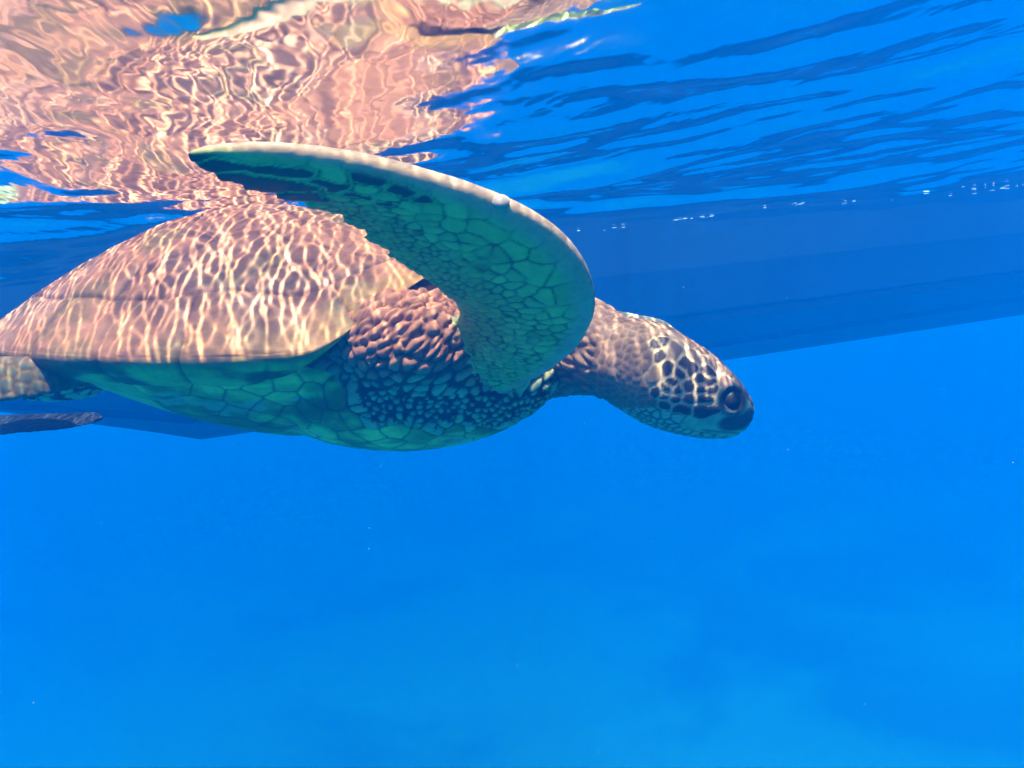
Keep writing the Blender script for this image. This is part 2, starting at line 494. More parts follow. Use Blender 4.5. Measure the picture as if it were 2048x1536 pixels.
def build_carapace():
    nr, nt = 250, 560
    R, T, quads = polar_grid(nr, nt, 1.2)
    p = carapace_point(R, T).reshape(-1, 3)
    Rf, Tf = R.ravel(), T.ravel()
    # scute seeds in plan; marginals are a ring of their own
    seeds, ids = [], []
    for k, a in enumerate((0.40, 0.225, 0.03, -0.165, -0.345)):
        for b in ((-0.035, 0, 0.035) if k < 4 else (0,)):
            seeds.append((a, b)); ids.append(k)
    cid = 5
    for sgn in (-1, 1):
        for a, b in ((0.30, 0.20), (0.115, 0.235), (-0.085, 0.22), (-0.27, 0.145)):
            for db in (-0.045, 0.0, 0.04):
                seeds.append((a, sgn * (b + db))); ids.append(cid)
            cid += 1
    seeds = np.array(seeds); ids = np.array(ids)
    pl = p[:, :2].copy()
    sq = np.sqrt(((pl[:, None, :] - seeds[None]) ** 2).sum(-1))
    o = sq.argsort(1)
    f1 = sq[np.arange(len(sq)), o[:, 0]]; cell = ids[o[:, 0]].copy()
    edge = np.full(len(sq), 9.0)
    for j in range(1, 7):
        diff = ids[o[:, j]] != cell
        s1, s2 = seeds[o[:, 0]], seeds[o[:, j]]
        dd = (sq[np.arange(len(sq)), o[:, j]] ** 2 - f1 ** 2) / (2 * np.linalg.norm(s1 - s2, axis=1) + 1e-9)
        edge = np.where(diff, np.minimum(edge, dd), edge)
    NM = 25
    wob = 0.012 * np.sin(Tf * 7) + 0.008 * np.sin(Tf * 13 + 1)
    mstart = 0.835 + wob
    tt = Tf / (2 * math.pi) * NM
    mk = np.floor(tt).astype(int) % NM
    rad = np.hypot(*outline(Tf))
    em = np.minimum(np.abs(tt - np.round(tt)) * (2 * math.pi / NM) * rad, np.abs(Rf - mstart) * rad)
    is_m = Rf > mstart
    edge = np.where(is_m, em, np.minimum(edge, np.abs(Rf - mstart) * rad))
    cell = np.where(is_m, 13 + mk, cell)
    # relief: grooves, growth ridges, algae roughness
    q3 = np.stack([p[:, 0], p[:, 1], p[:, 2]], -1)
    groove = -0.0026 * np.exp(-(edge / 0.0028) ** 2) - 0.0012 * np.exp(-(edge / 0.014) ** 2)
    rough = (fbm(q3 * 18, 4, 9) - 0.5) * 0.009 + (fbm(q3 * 90, 3, 4) - 0.5) * 0.0034
    lump = 0.004 * np.sin(np.clip(Rf, 0, 1) * 0) 
    disp = groove + rough * np.where(Rf > 1.03, 0.4, 1) + lump
    # normals by finite differences
    e = 1e-3
    dr = carapace_point(R + e, T).reshape(-1, 3) - carapace_point(R - e, T).reshape(-1, 3)
    dt = carapace_point(R, T + e).reshape(-1, 3) - carapace_point(R, T - e).reshape(-1, 3)
    nn = np.cross(dr, dt); nn /= np.linalg.norm(nn, axis=1, keepdims=True) + 1e-12
    flip = (nn[:, 2] < 0) & (Rf < 0.9)
    if flip.mean() > 0.4: nn = -nn
    p = p + nn * disp[:, None]
    # colour of the horn: brown with rays, ochre along the edge seams, olive under the rim
    n1 = fbm(q3 * 9, 4, 1)[:, None]; n2 = fbm(q3 * 40, 4, 2)[:, None]
    ctr = np.array([seeds[ids == k].mean(0) if k < 13 else (0, 0) for k in range(13 + NM)])
    v = pl - ctr[cell]
    ang = np.arctan2(v[:, 1], v[:, 0])
    rays = fbm(np.stack([ang * 5, cell * 3.1, np.hypot(v[:, 0], v[:, 1]) * 6], -1), 3, 8)[:, None]
    base = np.array([0.38, 0.138, 0.070]); dark = np.array([0.15, 0.055, 0.03]); ochre = np.array([0.40, 0.185, 0.045]); olive = np.array([0.24, 0.30, 0.05])
    c = base * (0.75 + 0.5 * n2) * np.ones((len(p), 3))
    c = c + (dark - c) * smoothstep(0.46, 0.68, rays) * 0.75
    c = c + (np.array([0.50, 0.225, 0.14]) - c) * smoothstep(0.5, 0.7, n1) * 0.6
    algae = smoothstep(0.54, 0.68, fbm(q3 * np.array([14, 14, 14]), 5, 15))[:, None]
    c = c + (np.array([0.16, 0.10, 0.035]) - c) * algae * 0.6
    fr = smoothstep(0.15, 0.7, np.cos(Tf))[:, None]
    c = c + (ochre - c) * (smoothstep(0.86, 0.99, Rf + 0.06 * (n1[:, 0] - 0.5))[:, None] * (0.12 + 0.75 * fr) * (0.5 + 0.5 * n1))
    c = c + (olive * (0.30 + 1.1 * smoothstep(0.36, 0.60, fbm(q3 * np.array([16, 16, 40]), 5, 71))[:, None] * (0.5 + n2)) - c) * smoothstep(1.02, 1.12, Rf + 0.05 * (n1[:, 0] - 0.5))[:, None]
    c = c * (1 - np.where(Rf > 1.02, 0.6, 0.40) * np.exp(-(edge / 0.0030) ** 2))[:, None]
    pw = shell_to_world(p)
    # base shell, a little inside, in one piece
    Rb, Tb, qb = polar_grid(60, 120, 0.985)
    pb = carapace_point(Rb, Tb).reshape(-1, 3)
    pb = pb * np.array([0.985, 0.985, 1]) - np.array([0, 0, 0.006])
    car = mesh_obj('carapace', shell_to_world(pb), qb, M_SHELL, turtle)
    set_attr(car, 'Col', np.tile(dark * 0.7, (len(pb), 1)))
    fc = cell[quads]
    # each quad goes to the plate that most of its corners lie on
    fid = fc[:, 0]
    for k in range(13 + NM):
        sel = quads[fid == k]
        if not len(sel): continue
        used, inv = np.unique(sel, return_inverse=True)
        s = mesh_obj('scute', pw[used], inv.reshape(-1, 4), M_SHELL, car)
        set_attr(s, 'Col', c[used])
build_carapace()

# --- body: trunk, neck, head, flippers, tail, melted into one skin
SRC = []          # (verts, faces, region name, extra per-vertex params)
def add_src(region, v, f, st=None):
    SRC.append((np.asarray(v), f, region, st))

def trunk():
    nq, nt = 40, 160
    q = np.linspace(0, 1, nq)
    th = np.linspace(0, 2 * math.pi, nt, endpoint=False)
    rows = []
    def under(s):
        a, b = outline(th)
        c = np.cos(th)
        zm = margin_z(th) * s ** 6
        D = 0.160 * (0.22 + 0.78 * smoothstep(-0.95, 0.35, c * s))
        z = -0.030 + zm - D * (1 - s ** 2.5) * (1 - 0.0 * c)
        return np.stack([a * s * 0.925 + 0.085 * (1 - s), b * s * 0.925, z], -1)
    for s in np.linspace(0.01, 1, nq): rows.append(under(s))
    for s in np.linspace(0.96, 0.01, 16):
        r = carapace_point(np.full(nt, s), th).copy()
        r[:, :2] *= 0.925; r[:, 2] -= 0.03
        rows.append(r)
    v, f = ring_mesh(np.array(rows))
    add_src('trunk', shell_to_world(v), f)
trunk()

def naca(t):
    return 1.4845 * np.sqrt(t) - 0.63 * t - 1.758 * t ** 2 + 1.4215 * t ** 3 - 0.5075 * t ** 4 + 0.03 * t

def blade(region, st, n=90, m_=22, serr=0.0, flip=1):
    """st rows: (Lu, Lv, Ld, Tu, Tv, Td, thickness)."""
    ctl = np.array([np.concatenate([P(*r[0:3]), P(*r[3:6]), [r[6]]]) for r in st])
    c = catmull(ctl, n)
    Lp, Tp, th = c[:, 0:3], c[:, 3:6], c[:, 6]
    s = np.linspace(0, 1, n)
    if serr:
        w = smoothstep(0.45, 0.6, s) * (1 - smoothstep(0.93, 1.0, s))
        saw = (s * 17) % 1.0
        Tp = Tp + (Tp - Lp) * (serr * w * (saw - 0.5))[:, None]
    mid = (Lp + Tp) / 2
    tan = np.gradient(mid, axis=0)
    rings, sts = [], []
    ts = 0.5 - 0.5 * np.cos(np.linspace(0, math.pi, m_))
    for i in range(n):
        ch = Tp[i] - Lp[i]
        nn = unit(np.cross(ch, unit(tan[i]))) * flip
        h = np.maximum(naca(ts), 0.0) * th[i]
        up = [Lp[i] + ch * t + nn * hh for t, hh in zip(ts, h)]
        dn = [Lp[i] + ch * t - nn * hh for t, hh in zip(ts[1:-1], h[1:-1])][::-1]
        rings.append(up + dn)
        vs = 1.0 if nn @ np.array([0, -1.0, -0.4]) > 0 else -1.0       # +1: this face looks down and out
        sts += [(s[i], t, vs) for t in ts] + [(s[i], t, -vs) for t in ts[1:-1]][::-1]
    v, f = ring_mesh(np.array(rings))
    sts = np.array(sts + [(0, 0.5, 1), (1, 0.5, 1)])
    add_src(region, v, f, sts)
    return Lp, Tp

NEAR = [
    (930, 785, 1.34, 830, 725, 1.30, 0.060),
    (1040, 768, 1.13, 862, 692, 1.20, 0.056),
    (1135, 712, 0.98, 898, 655, 1.13, 0.047),
    (1180, 650, 0.915, 914, 628, 1.075, 0.042),
    (1190, 595, 0.87, 912, 606, 1.02, 0.037),
    (1172, 530, 0.835, 890, 590, 0.975, 0.034),
    (1125, 469, 0.81, 850, 557, 0.935, 0.036),
    (1055, 420, 0.79, 795, 522, 0.905, 0.035),
    (960, 378, 0.775, 740, 480, 0.875, 0.032),
    (850, 343, 0.765, 690, 440, 0.850, 0.029),
    (740, 314, 0.76, 605, 408, 0.83, 0.026),
    (620, 294, 0.755, 525, 386, 0.81, 0.022),
    (510, 286, 0.75, 450, 362, 0.785, 0.017),
    (425, 290, 0.75, 400, 338, 0.765, 0.011),
    (376, 303, 0.75, 376, 318, 0.753, 0.006)]
near_L, near_T = blade('near_flipper', NEAR, 150, 26, 0.10)
FAR = [
    (960, 600, 1.66, 930, 720, 1.66, 0.05),
    (1080, 600, 1.62, 1050, 710, 1.62, 0.04),
    (1180, 612, 1.58, 1160, 700, 1.57, 0.03),
    (1270, 628, 1.54, 1250, 690, 1.53, 0.022),
    (1325, 640, 1.51, 1305, 682, 1.50, 0.015),
    (1350, 656, 1.49, 1345, 670, 1.49, 0.006)]
blade('far_flipper', FAR, 80, 20, 0.0)
HIND = [
    (230, 735, 1.36, 240, 765, 1.34, 0.045),
    (180, 722, 1.24, 190, 770, 1.22, 0.036),
    (80, 716, 1.16, 90, 790, 1.14, 0.034),
    (-30, 712, 1.15, -20, 806, 1.13, 0.030),
    (-120, 705, 1.21, -100, 815, 1.19, 0.022),
    (-230, 730, 1.20, -220, 825, 1.18, 0.016),
    (-290, 770, 1.20, -285, 810, 1.19, 0.007)]
blade('hind_flipper', HIND, 70, 18, 0.0)
HIND_FAR = [
    (-60, 740, 1.70, -160, 750, 1.72, 0.035),
    (-70, 800, 1.76, -150, 830, 1.70, 0.030),
    (-40, 832, 1.82, -80, 875, 1.70, 0.024),
    (40, 832, 1.84, 30, 866, 1.72, 0.020),
    (130, 829, 1.84, 125, 858, 1.74, 0.017),
    (190, 827, 1.82, 185, 846, 1.76, 0.013),
    (206, 832, 1.79, 205, 840, 1.78, 0.006)]
blade('far_hind_flipper', HIND_FAR, 70, 18, 0.0)

HEAD = [  # top px, bottom px, depth, half width
    (960, 610, 920, 800, 1.40, 0.135),
    (1050, 595, 1005, 800, 1.33, 0.125),
    (1130, 585, 1080, 785, 1.27, 0.112),
    (1195, 604, 1140, 780, 1.215, 0.088),
    (1236, 634, 1187, 785, 1.18, 0.076),
    (1285, 640, 1232, 814, 1.165, 0.080),
    (1335, 653, 1287, 847, 1.155, 0.080),
    (1385, 683, 1345, 866, 1.15, 0.071),
    (1430, 715, 1400, 876, 1.148, 0.062),
    (1466, 750, 1442, 877, 1.146, 0.050),
    (1491, 783, 1470, 872, 1.145, 0.036),
    (1504, 806, 1490, 860, 1.144, 0.023),
    (1509, 820, 1503, 842, 1.143, 0.010)]
def head_src():
    ctl = np.array([np.concatenate([P(r[0], r[1], r[4]), P(r[2], r[3], r[4]), [r[5]]]) for r in HEAD])
    c = catmull(ctl, 120)
    rings, sts = [], []
    K = 48
    mid = (c[:, 0:3] + c[:, 3:6]) / 2
    tan = np.gradient(mid, axis=0)
    s = np.linspace(0, 1, 120)
    for i in range(120):
        T_, B_ = c[i, 0:3], c[i, 3:6]
        up = T_ - B_
        sd = unit(np.cross(unit(tan[i]), up))          # towards the camera side
        ring = []
        for k in range(K):
            a = 2 * math.pi * k / K
            ca, sa = math.cos(a), math.sin(a)
            ex = 0.88
            yy = math.copysign(abs(ca) ** ex, ca); xx = math.copysign(abs(sa) ** ex, sa)
            wz = 1.0 + 0.10 * yy * (1 if s[i] > 0.4 else 0) - 0.12 * max(0, -yy) * smoothstep(0.5, 0.9, s[i])
            ring.append(mid[i] + up * 0.5 * yy + sd * c[i, 6] * xx * wz)
            sts.append((s[i], k / K))
        rings.append(ring)
    v, f = ring_mesh(np.array(rings))
    add_src('head', v, f, np.array(sts + [(0, 0), (1, 0)]))
head_src()

def ellipsoid(region, c, axes, radii):
    bm = bmesh.new(); bmesh.ops.create_icosphere(bm, subdivisions=4, radius=1)
    v = np.array([x.co[:] for x in bm.verts]); f = [tuple(y.index for y in x.verts) for x in bm.faces]
    bm.free()
    v = c + (v[:, 0:1] * radii[0]) * axes[0] + (v[:, 1:2] * radii[1]) * axes[1] + (v[:, 2:3] * radii[2]) * axes[2]
    add_src(region, v, f)
AX = (hx, lx, zx)
ellipsoid('shoulder', P(868, 700, 1.20), AX, (0.115, 0.11, 0.105))
ellipsoid('trunk', P(800, 735, 1.34), AX, (0.265, 0.22, 0.134))
ellipsoid('shoulder', P(985, 742, 1.20), AX, (0.10, 0.09, 0.078))
ellipsoid('shoulder', P(800, 682, 1.14), AX, (0.10, 0.085, 0.078))
ellipsoid('shoulder', P(960, 690, 1.62), AX, (0.12, 0.10, 0.08))
ellipsoid('shoulder', P(120, 748, 1.42), AX, (0.10, 0.10, 0.045))
ellipsoid('shoulder', P(20, 750, 1.66), AX, (0.10, 0.08, 0.045))
ellipsoid('tail', P(-30, 755, 1.56), AX, (0.14, 0.04, 0.035))

VOX = 0.0028
def build_body():
    V, Fa, off = [], [], 0
    for v, f, reg, st in SRC:
        V.append(v); Fa += [tuple(i + off for i in q) for q in f]; off += len(v)
    V = np.concatenate(V)
    tmp = mesh_obj('tmp', V, Fa)
    bm = bmesh.new(); bm.from_mesh(tmp.data); bmesh.ops.recalc_face_normals(bm, faces=bm.faces); bm.to_mesh(tmp.data); bm.free()
    md = tmp.modifiers.new('r', 'REMESH'); md.mode = 'VOXEL'; md.voxel_size = VOX; md.adaptivity = 0.0
    dg = bpy.context.evaluated_depsgraph_get()
    ev = tmp.evaluated_get(dg)
    me = bpy.data.meshes.new_from_object(ev)
    bpy.data.objects.remove(tmp)
    n = len(me.vertices)
    p = np.empty(n * 3, dtype=np.float32); me.vertices.foreach_get('co', p); p = p.reshape(-1, 3).astype(np.float64)
    ed = np.empty(len(me.edges) * 2, dtype=np.int32); me.edges.foreach_get('vertices', ed); ed = ed.reshape(-1, 2)
    deg = np.bincount(ed.ravel(), minlength=n).astype(float)[:, None]
    def lap(q):
        acc = np.zeros_like(q)
        for k in range(q.shape[1]):
            acc[:, k] = np.bincount(ed[:, 0], q[ed[:, 1], k], n) + np.bincount(ed[:, 1], q[ed[:, 0], k], n)
        return acc / deg
    # melt the joints of neck, shoulders and hips; keep the rest crisp
    w = np.zeros(n)
    for (u, v_, d, r) in ((920, 700, 1.20, 0.17), (1090, 690, 1.26, 0.13), (860, 790, 1.22, 0.14), (1010, 775, 1.15, 0.13), (700, 800, 1.25, 0.14), (770, 700, 1.14, 0.13), (990, 690, 1.6, 0.16), (110, 755, 1.36, 0.10), (20, 760, 1.66, 0.12)):
        w = np.maximum(w, 1 - smoothstep(0.45, 1.0, np.linalg.norm(p - P(u, v_, d), axis=1) / r))
    act = np.where(w > 0)[0]
    es = ed[(w[ed[:, 0]] > 0) | (w[ed[:, 1]] > 0)]
    loc = np.unique(es); mp = np.zeros(n, dtype=np.int64); mp[loc] = np.arange(len(loc)); es = mp[es]
    q = p[loc]; wl = (w[loc] * 0.6)[:, None]; nl = len(loc); dl = deg[loc]
    for k in range(60):
        acc = np.stack([np.bincount(es[:, 0], q[es[:, 1], j], nl) + np.bincount(es[:, 1], q[es[:, 0], j], nl) for j in range(3)], -1)
        q = np.where(wl > 0, q + wl * (acc / dl - q), q)
    p[loc] = q
    for k in range(3):
        p += 0.5 * (lap(p) - p)
    me.vertices.foreach_set('co', p.astype(np.float32).ravel()); me.update()
    nr = np.empty(n * 3, dtype=np.float32); me.vertices.foreach_get('normal', nr); nr = nr.reshape(-1, 3).astype(np.float64)
    # which part of the animal is each point on
    names = ['trunk', 'near_flipper', 'far_flipper', 'hind_flipper', 'far_hind_flipper', 'head', 'shoulder', 'tail']
    tot = sum(len(v) for v, *_ in SRC)
    kd = KDTree(tot); meta = np.zeros((tot, 4)); k = 0
    for v, f, reg, st in SRC:
        for j in range(len(v)):
            kd.insert(v[j], k)
            meta[k, 0] = names.index(reg)
            if st is not None: meta[k, 1:1 + len(st[j])] = st[j]
            k += 1
    kd.balance()
    near = np.fromiter((kd.find(x)[1] for x in p), dtype=np.int64, count=n)
    reg = meta[near, 0].astype(int); S = meta[near, 1]; T = meta[near, 2]; VENT = meta[near, 3]
    sh = world_to_shell(p)
    # picture-plane style coordinates of the animal's near side, taken in the head's own frame
    hc = P(1350, 765, 1.152)
    def hd(u, v_):                                   # a spot on the side of the head, in metres along / up the head
        q = P(u, v_, 1.152) - hc
        return np.array([q @ rgt, q @ upv])
    side = np.cross(upv, rgt)                        # lateral axis of the head
    HP = np.stack([(p - hc) @ rgt, (p - hc) @ upv], -1)

    # ---------------- the space in which scales are laid out: stretched along folds and along the flipper
    m1 = reg == 1
    ST = np.stack([S, T], -1)
    for k in range(10):
        ST = np.where(m1[:, None], 0.4 * ST + 0.6 * lap(np.where(m1[:, None], ST, ST)), ST)
    S = np.where(m1, ST[:, 0], S); T = np.where(m1, ST[:, 1], T)
    sg = np.linspace(0, 1, len(near_L)); chord = np.linalg.norm(near_T - near_L, axis=1)
    midl = (near_L + near_T) / 2; arc = np.append(0, np.cumsum(np.linalg.norm(np.diff(midl, axis=0), axis=1)))
    EMB = p.copy()
    arc2 = np.append(0, np.cumsum(np.diff(arc) * (1 - 0.30 * smoothstep(0.55, 0.85, sg[1:]))))
    es_ = np.interp(S, sg, arc2)
    et_ = T * np.interp(S, sg, chord) * (0.58 + 0.42 * smoothstep(0.30, 0.6, S))
    EMB[m1] = np.stack([es_, et_, VENT * 0.04 + 100.0], -1)[m1]
    ax_n = unit(rgt * 0.75 - upv * 0.45 - fwd * 0.35)
    m5 = (reg == 5) & (S <= 0.36)
    EMB[m5] = (p - 0.50 * (p @ ax_n)[:, None] * ax_n + 200.0)[m5]
    thr = 0.26 + 0.10 * smoothstep(0.0, -0.08, sh[:, 2])
    reg = np.where((reg == 0) & (sh[:, 0] > thr) & (sh[:, 2] > -0.115), 6, reg)
    reg = np.where((reg == 6) & (sh[:, 2] < -0.135), 0, reg)
    ax_s = unit(P(870, 590, 1.25) - P(660, 770, 1.2))
    m6 = (reg == 6) & (sh[:, 2] > -0.075)
    EMB[m6] = (p - 0.55 * (p @ ax_s)[:, None] * ax_s + 300.0)[m6]
    # ---------------- seeds of the scales
    sd, sid, skind = [], [], []                      # position, id, kind
    cid = [0]
    def add(pos, kind, new=True):
        if new: cid[0] += 1
        sd.append(pos); sid.append(cid[0]); skind.append(kind)
    def on_surface(u, v_, region):
        """First skin point of that region behind a spot of the near flipper (search by angle)."""
        ray = unit(P(u, v_, 1.0) - CAM)
        sel = SEL[region]
        q = p[sel] - CAM
        t = q @ ray
        off = np.linalg.norm(q - t[:, None] * ray, axis=1)
        cand = np.where(off < 0.006)[0]
        if not len(cand): return sel[off.argmin()]
        return sel[cand[t[cand].argmin()]]
    SEL = {'near': np.where(reg == 1)[0]}
    rows = [
        ('tip', [(405, 308), (450, 314), (500, 320), (550, 322), (585, 325)]),
        ('edge', [(632, 312), (650, 340), (665, 362)]),
        ('edge', [(700, 318), (750, 332), (800, 350), (840, 362)]),
        ('edge', [(900, 368), (890, 400)]),
        ('edge', [(962, 392), (958, 430)]),
        ('edge', [(1020, 425), (1015, 452)]),
        ('edge', [(1080, 455), (1060, 490)]),
        ('edge', [(1115, 500), (1085, 520)]),
        ('edge', [(1150, 545), (1110, 560)]),
        ('edge', [(1165, 590), (1130, 600)]),
        ('edge', [(1170, 630), (1130, 640)]),
        ('dark', [(425, 334), (470, 344), (520, 350), (570, 354), (605, 358)]),
        ('dark', [(470, 364), (520, 374), (570, 380), (612, 384)]),
        ('dark', [(640, 378), (672, 388)]),
        ('dark', [(720, 364), (748, 374)]),
        ('dark', [(620, 405), (650, 412)]),
        ('dark', [(700, 400), (730, 408)]),
        ('dark', [(790, 390), (812, 398)]),
        ('dark', [(690, 432), (715, 440)]),
        ('dark', [(770, 420)]),
        ('dark', [(838, 408)]), ('mid', [(815, 428)]), ('mid', [(765, 448)]), ('mid', [(740, 458)]), ('mid', [(795, 455)]),
        ('mid', [(860, 432)]),
        ('mid', [(910, 428)]),
        ('mid', [(960, 470), (985, 475)]),
        ('mid', [(1030, 515)]), ('mid', [(990, 525)]), ('mid', [(1050, 550), (1080, 560)]), ('mid', [(1000, 570)]), ('mid', [(1040, 595)]), ('mid', [(1080, 605)]),
        ('long', [(935, 598), (965, 608), (990, 613)])]
    for kind, pts in rows:
        cid[0] += 1
        for u, v_ in pts: add(EMB[on_surface(u, v_, 'near')], kind, False)
    # head plates
    heads = [
        ('plate', [(1090, 430), (1060, 440), (1130, 480)]), ('plate', [(1045, 545), (1045, 585)]), ('plate', [(1200, 590), (1260, 620)]),
        ('hdark', [(925, 600)]), ('hdark', [(985, 685), (985, 720)]), ('hdark', [(1120, 665), (1170, 692)]), ('hdark', [(1090, 745)]), ('hdark', [(1295, 710)]),
        ('hdark', [(1235, 770), (1280, 800)]), ('hdark', [(1015, 815)]), ('hdark', [(975, 858)]), ('hdark', [(900, 880)]), ('hdark', [(963, 910)]), ('hdark', [(1055, 873)]),
        ('hdark', [(1150, 843)]), ('hdark', [(1040, 930)]), ('hdark', [(1140, 940)]), ('hdark', [(975, 975)]), ('hdark', [(1070, 1000), (1115, 1010)]),
        ('hdark', [(1240, 868), (1300, 868)]), ('hdark', [(1240, 925), (1300, 925)]), ('hdark', [(1215, 1005), (1270, 1005), (1320, 1005)]),
        ('cheek', [(890, 740), (860, 790)]), ('hdark', [(905, 510)]), ('hdark', [(960, 490)]),
        ('brow', [(1400, 660)]), ('brow', [(1330, 640), (1370, 620)]), ('brow', [(1480, 720)]), ('brow', [(1545, 800)]), ('brow', [(1610, 860)]), ('brow', [(1440, 790)]),
        ('beak', [(1450, 900), (1560, 960), (1450, 1080), (1560, 1080), (1640, 1020), (1400, 930), (1350, 1090)]),
        ('jaw', [(1150, 1110), (1250, 1140), (1350, 1160), (1450, 1180), (1560, 1190)])]
    is_head = (reg == 5) & (S > 0.36)
    hsel = np.where(is_head)[0]
    for kind, pts in heads:
        for sgn in (-1, 1):                          # both sides of the head
            cid[0] += 1
            for zu, zv in pts:
                g = hd(1050 + zu * 0.26855, 550 + zv * 0.26855)
                dd = np.linalg.norm(HP[hsel] - g, axis=1)
                lat = (p[hsel] - hc) @ side * sgn
                cand = np.where(dd < 0.004)[0]
                if not len(cand): cand = dd.argsort()[:20]
                add(EMB[hsel][cand[lat[cand].argmax()]], kind, False)
    fixed = np.array(sd)
    # the rest: scattered seeds with a spacing that follows the place
    spacing = np.full(n, 0.016); kindn = np.array(['skin'] * n, dtype=object)
    a = reg == 1
    ed_sp = np.where(T < 0.35, 0.020, np.where(T < 0.60, 0.0115, 0.0075))
    ed_sp = np.where(S < 0.28, np.where(S < 0.16, 0.0075, 0.010), ed_sp)
    spacing[a] = ed_sp[a]; kindn[a] = 'fscale'
    a = (reg == 2) | (reg == 3) | (reg == 4); spacing[a] = 0.014; kindn[a] = 'fscale'
    a = reg == 5; spacing[a] = np.where(S[a] < 0.42, 0.0105, 0.0065); kindn[a] = 'neck'
    a = is_head; kindn[a] = 'hsmall'
    a = reg == 6; spacing[a] = (0.0085 + 0.010 * (1 - smoothstep(0.16, 0.40, sh[:, 0])) + 0.003 * (fbm(p * 25, 2, 12) - 0.5))[a]; kindn[a] = 'shoulder'; spacing[m6] *= 1.45
    a = reg == 0; kindn[a] = 'plastron'; spacing[a] = 0.16
    fr = (reg == 0) & (sh[:, 0] > 0.12) & (sh[:, 0] < 0.50) & (sh[:, 1] < -0.06)
    spacing[fr] = 0.034
    no_fill = m1 & (S > 0.70) & (VENT > 0)
    order = RNG.permutation(n)[:60000]
    kdF = KDTree(len(fixed))
    for i, x in enumerate(fixed): kdF.insert(x, i)
    kdF.balance()
    acc = np.empty((20000, 3)); k = 0
    for i in order:
        s = spacing[i]; x = EMB[i]
        if no_fill[i]: continue
        if kdF.find(x)[2] < (s * 0.95 if kindn[i] != 'hsmall' else 0.0165): continue
        if k:
            e = acc[:k] - x
            if np.einsum('ij,ij->i', e, e).min() < s * s: continue
        acc[k] = x; k += 1
        add(x, kindn[i])
    sd_ = np.array(sd); sid_ = np.array(sid); skind_ = np.array(skind, dtype=object)
    kd = KDTree(len(sd_))
    for i, x in enumerate(sd_): kd.insert(x, i)
    kd.balance()
    find_n = kd.find_n
    wob = np.stack([fbm(p * 70 + k * 9.1, 2, 40 + k) - 0.5 for k in range(3)], -1) * 0.004
    pq = EMB + wob
    nb = np.array([[y[1] for y in find_n(x, 6)] for x in pq], dtype=np.int64)
    first = nb[:, 0]
    f1 = np.linalg.norm(pq - sd_[first], axis=1)
    soft = np.zeros(n); KS = 1 / 0.0009
    for j in range(1, 6):
        s2 = sd_[nb[:, j]]
        e = (((pq - s2) ** 2).sum(1) - f1 ** 2) / (2 * np.linalg.norm(s2 - sd_[first], axis=1) + 1e-9)
        soft += np.where(sid_[nb[:, j]] != sid_[first], np.exp(-np.clip(e, 0, 0.08) * KS), 0)
    edge = np.clip(-np.log(soft + 1e-16) / KS, 0, 0.05)
    kind = skind_[first]
    rnd = ((sid_[first] * 7919) % 101) / 101.0
    rn = rnd[:, None]
    # ---------------- relief and colour
    disp = np.zeros(n); c = np.zeros((n, 3))
    nz1 = fbm(p * 30, 4, 21); nz2 = fbm(p * 120, 3, 22); n1 = nz1[:, None]; n2 = nz2[:, None]
    def K(*ks): return np.isin(kind.astype(str), ks)
    def line(wd): return np.exp(-(edge / wd) ** 2)
    # flippers
    a = K('tip', 'edge', 'mid', 'long', 'dark', 'fscale')
    base = np.array([0.52, 0.54, 0.13])
    seam = np.array([0.06, 0.06, 0.03])
    cf = base * (0.8 + 0.28 * rn + 0.3 * (n1 - 0.5))
    small = smoothstep(0.45, 0.75, T)[:, None] * (reg == 1)[:, None]
    cf = cf + (base * 0.55 - cf) * small * 0.6
    dk = K('dark')[:, None] * smoothstep(0.0016, 0.0036, edge)[:, None]
    tipd = (K('tip') & (S > 0.85))[:, None] * smoothstep(0.86, 0.94, S)[:, None] * smoothstep(0.1, 0.35, T)[:, None]
    edd = (K('edge') & (S > 0.78))[:, None] * smoothstep(0.25, 0.4, T)[:, None] * 0.7
    dark = np.array([0.035, 0.03, 0.03])
    cf = cf + (dark - cf) * np.clip(dk + tipd + edd, 0, 1) * 0.93
    lw = np.where(K('edge', 'tip', 'dark'), 0.0010, np.where(K('mid', 'long'), 0.0012, 0.0013))
    cf = cf + (seam - cf) * (np.exp(-(edge / lw) ** 2) * np.where(S > 0.76, 0.45, 0.9) * (0.4 + 0.6 * smoothstep(0.35, 0.6, fbm(p * 60, 3, 91))))[:, None]
    cf = cf * (1 - 0.5 * (smoothstep(0.60, 0.72, fbm(p * np.array([26, 26, 60]), 4, 92)) * smoothstep(0.2, 0.5, T))[:, None])
    # sunlit peach rim of the leading edge, painted into the colour
    rim_lit = (1 - smoothstep(0.05, 0.17, T))[:, None] * (reg == 1)[:, None]
    cf = cf + (np.array([0.70, 0.36, 0.20]) - cf) * rim_lit * 0.9
    # upper sides of the flippers are brown plates with pale seams
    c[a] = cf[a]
    disp[a] = ((0.0012 * smoothstep(0, 0.004, edge) - 0.0006) * smoothstep(0.03, 0.18, T) + (nz2 - 0.5) * 0.0006)[a]
    # neck
    a = K('neck')
    cn = np.array([0.34, 0.16, 0.09]) * (0.7 + 0.5 * rn + 0.3 * (n1 - .5))
    cn = cn + (np.array([0.09, 0.055, 0.05]) - cn) * line(0.0016)[:, None] * 0.8
    c[a] = cn[a]
    fold = np.sin((S * 150 + 6 * (nz1 - 0.5)) )
    disp[a] = (0.0048 * smoothstep(0, 0.0045, edge) - 0.0025 + 0.003 * rnd)[a]
    # shoulder: pink wrinkles above, bead scales with dark gaps below
    a = K('shoulder', 'skin')
    low = smoothstep(-0.02, -0.075, sh[:, 2] + 0.05 * (nz1 - 0.5))[:, None]
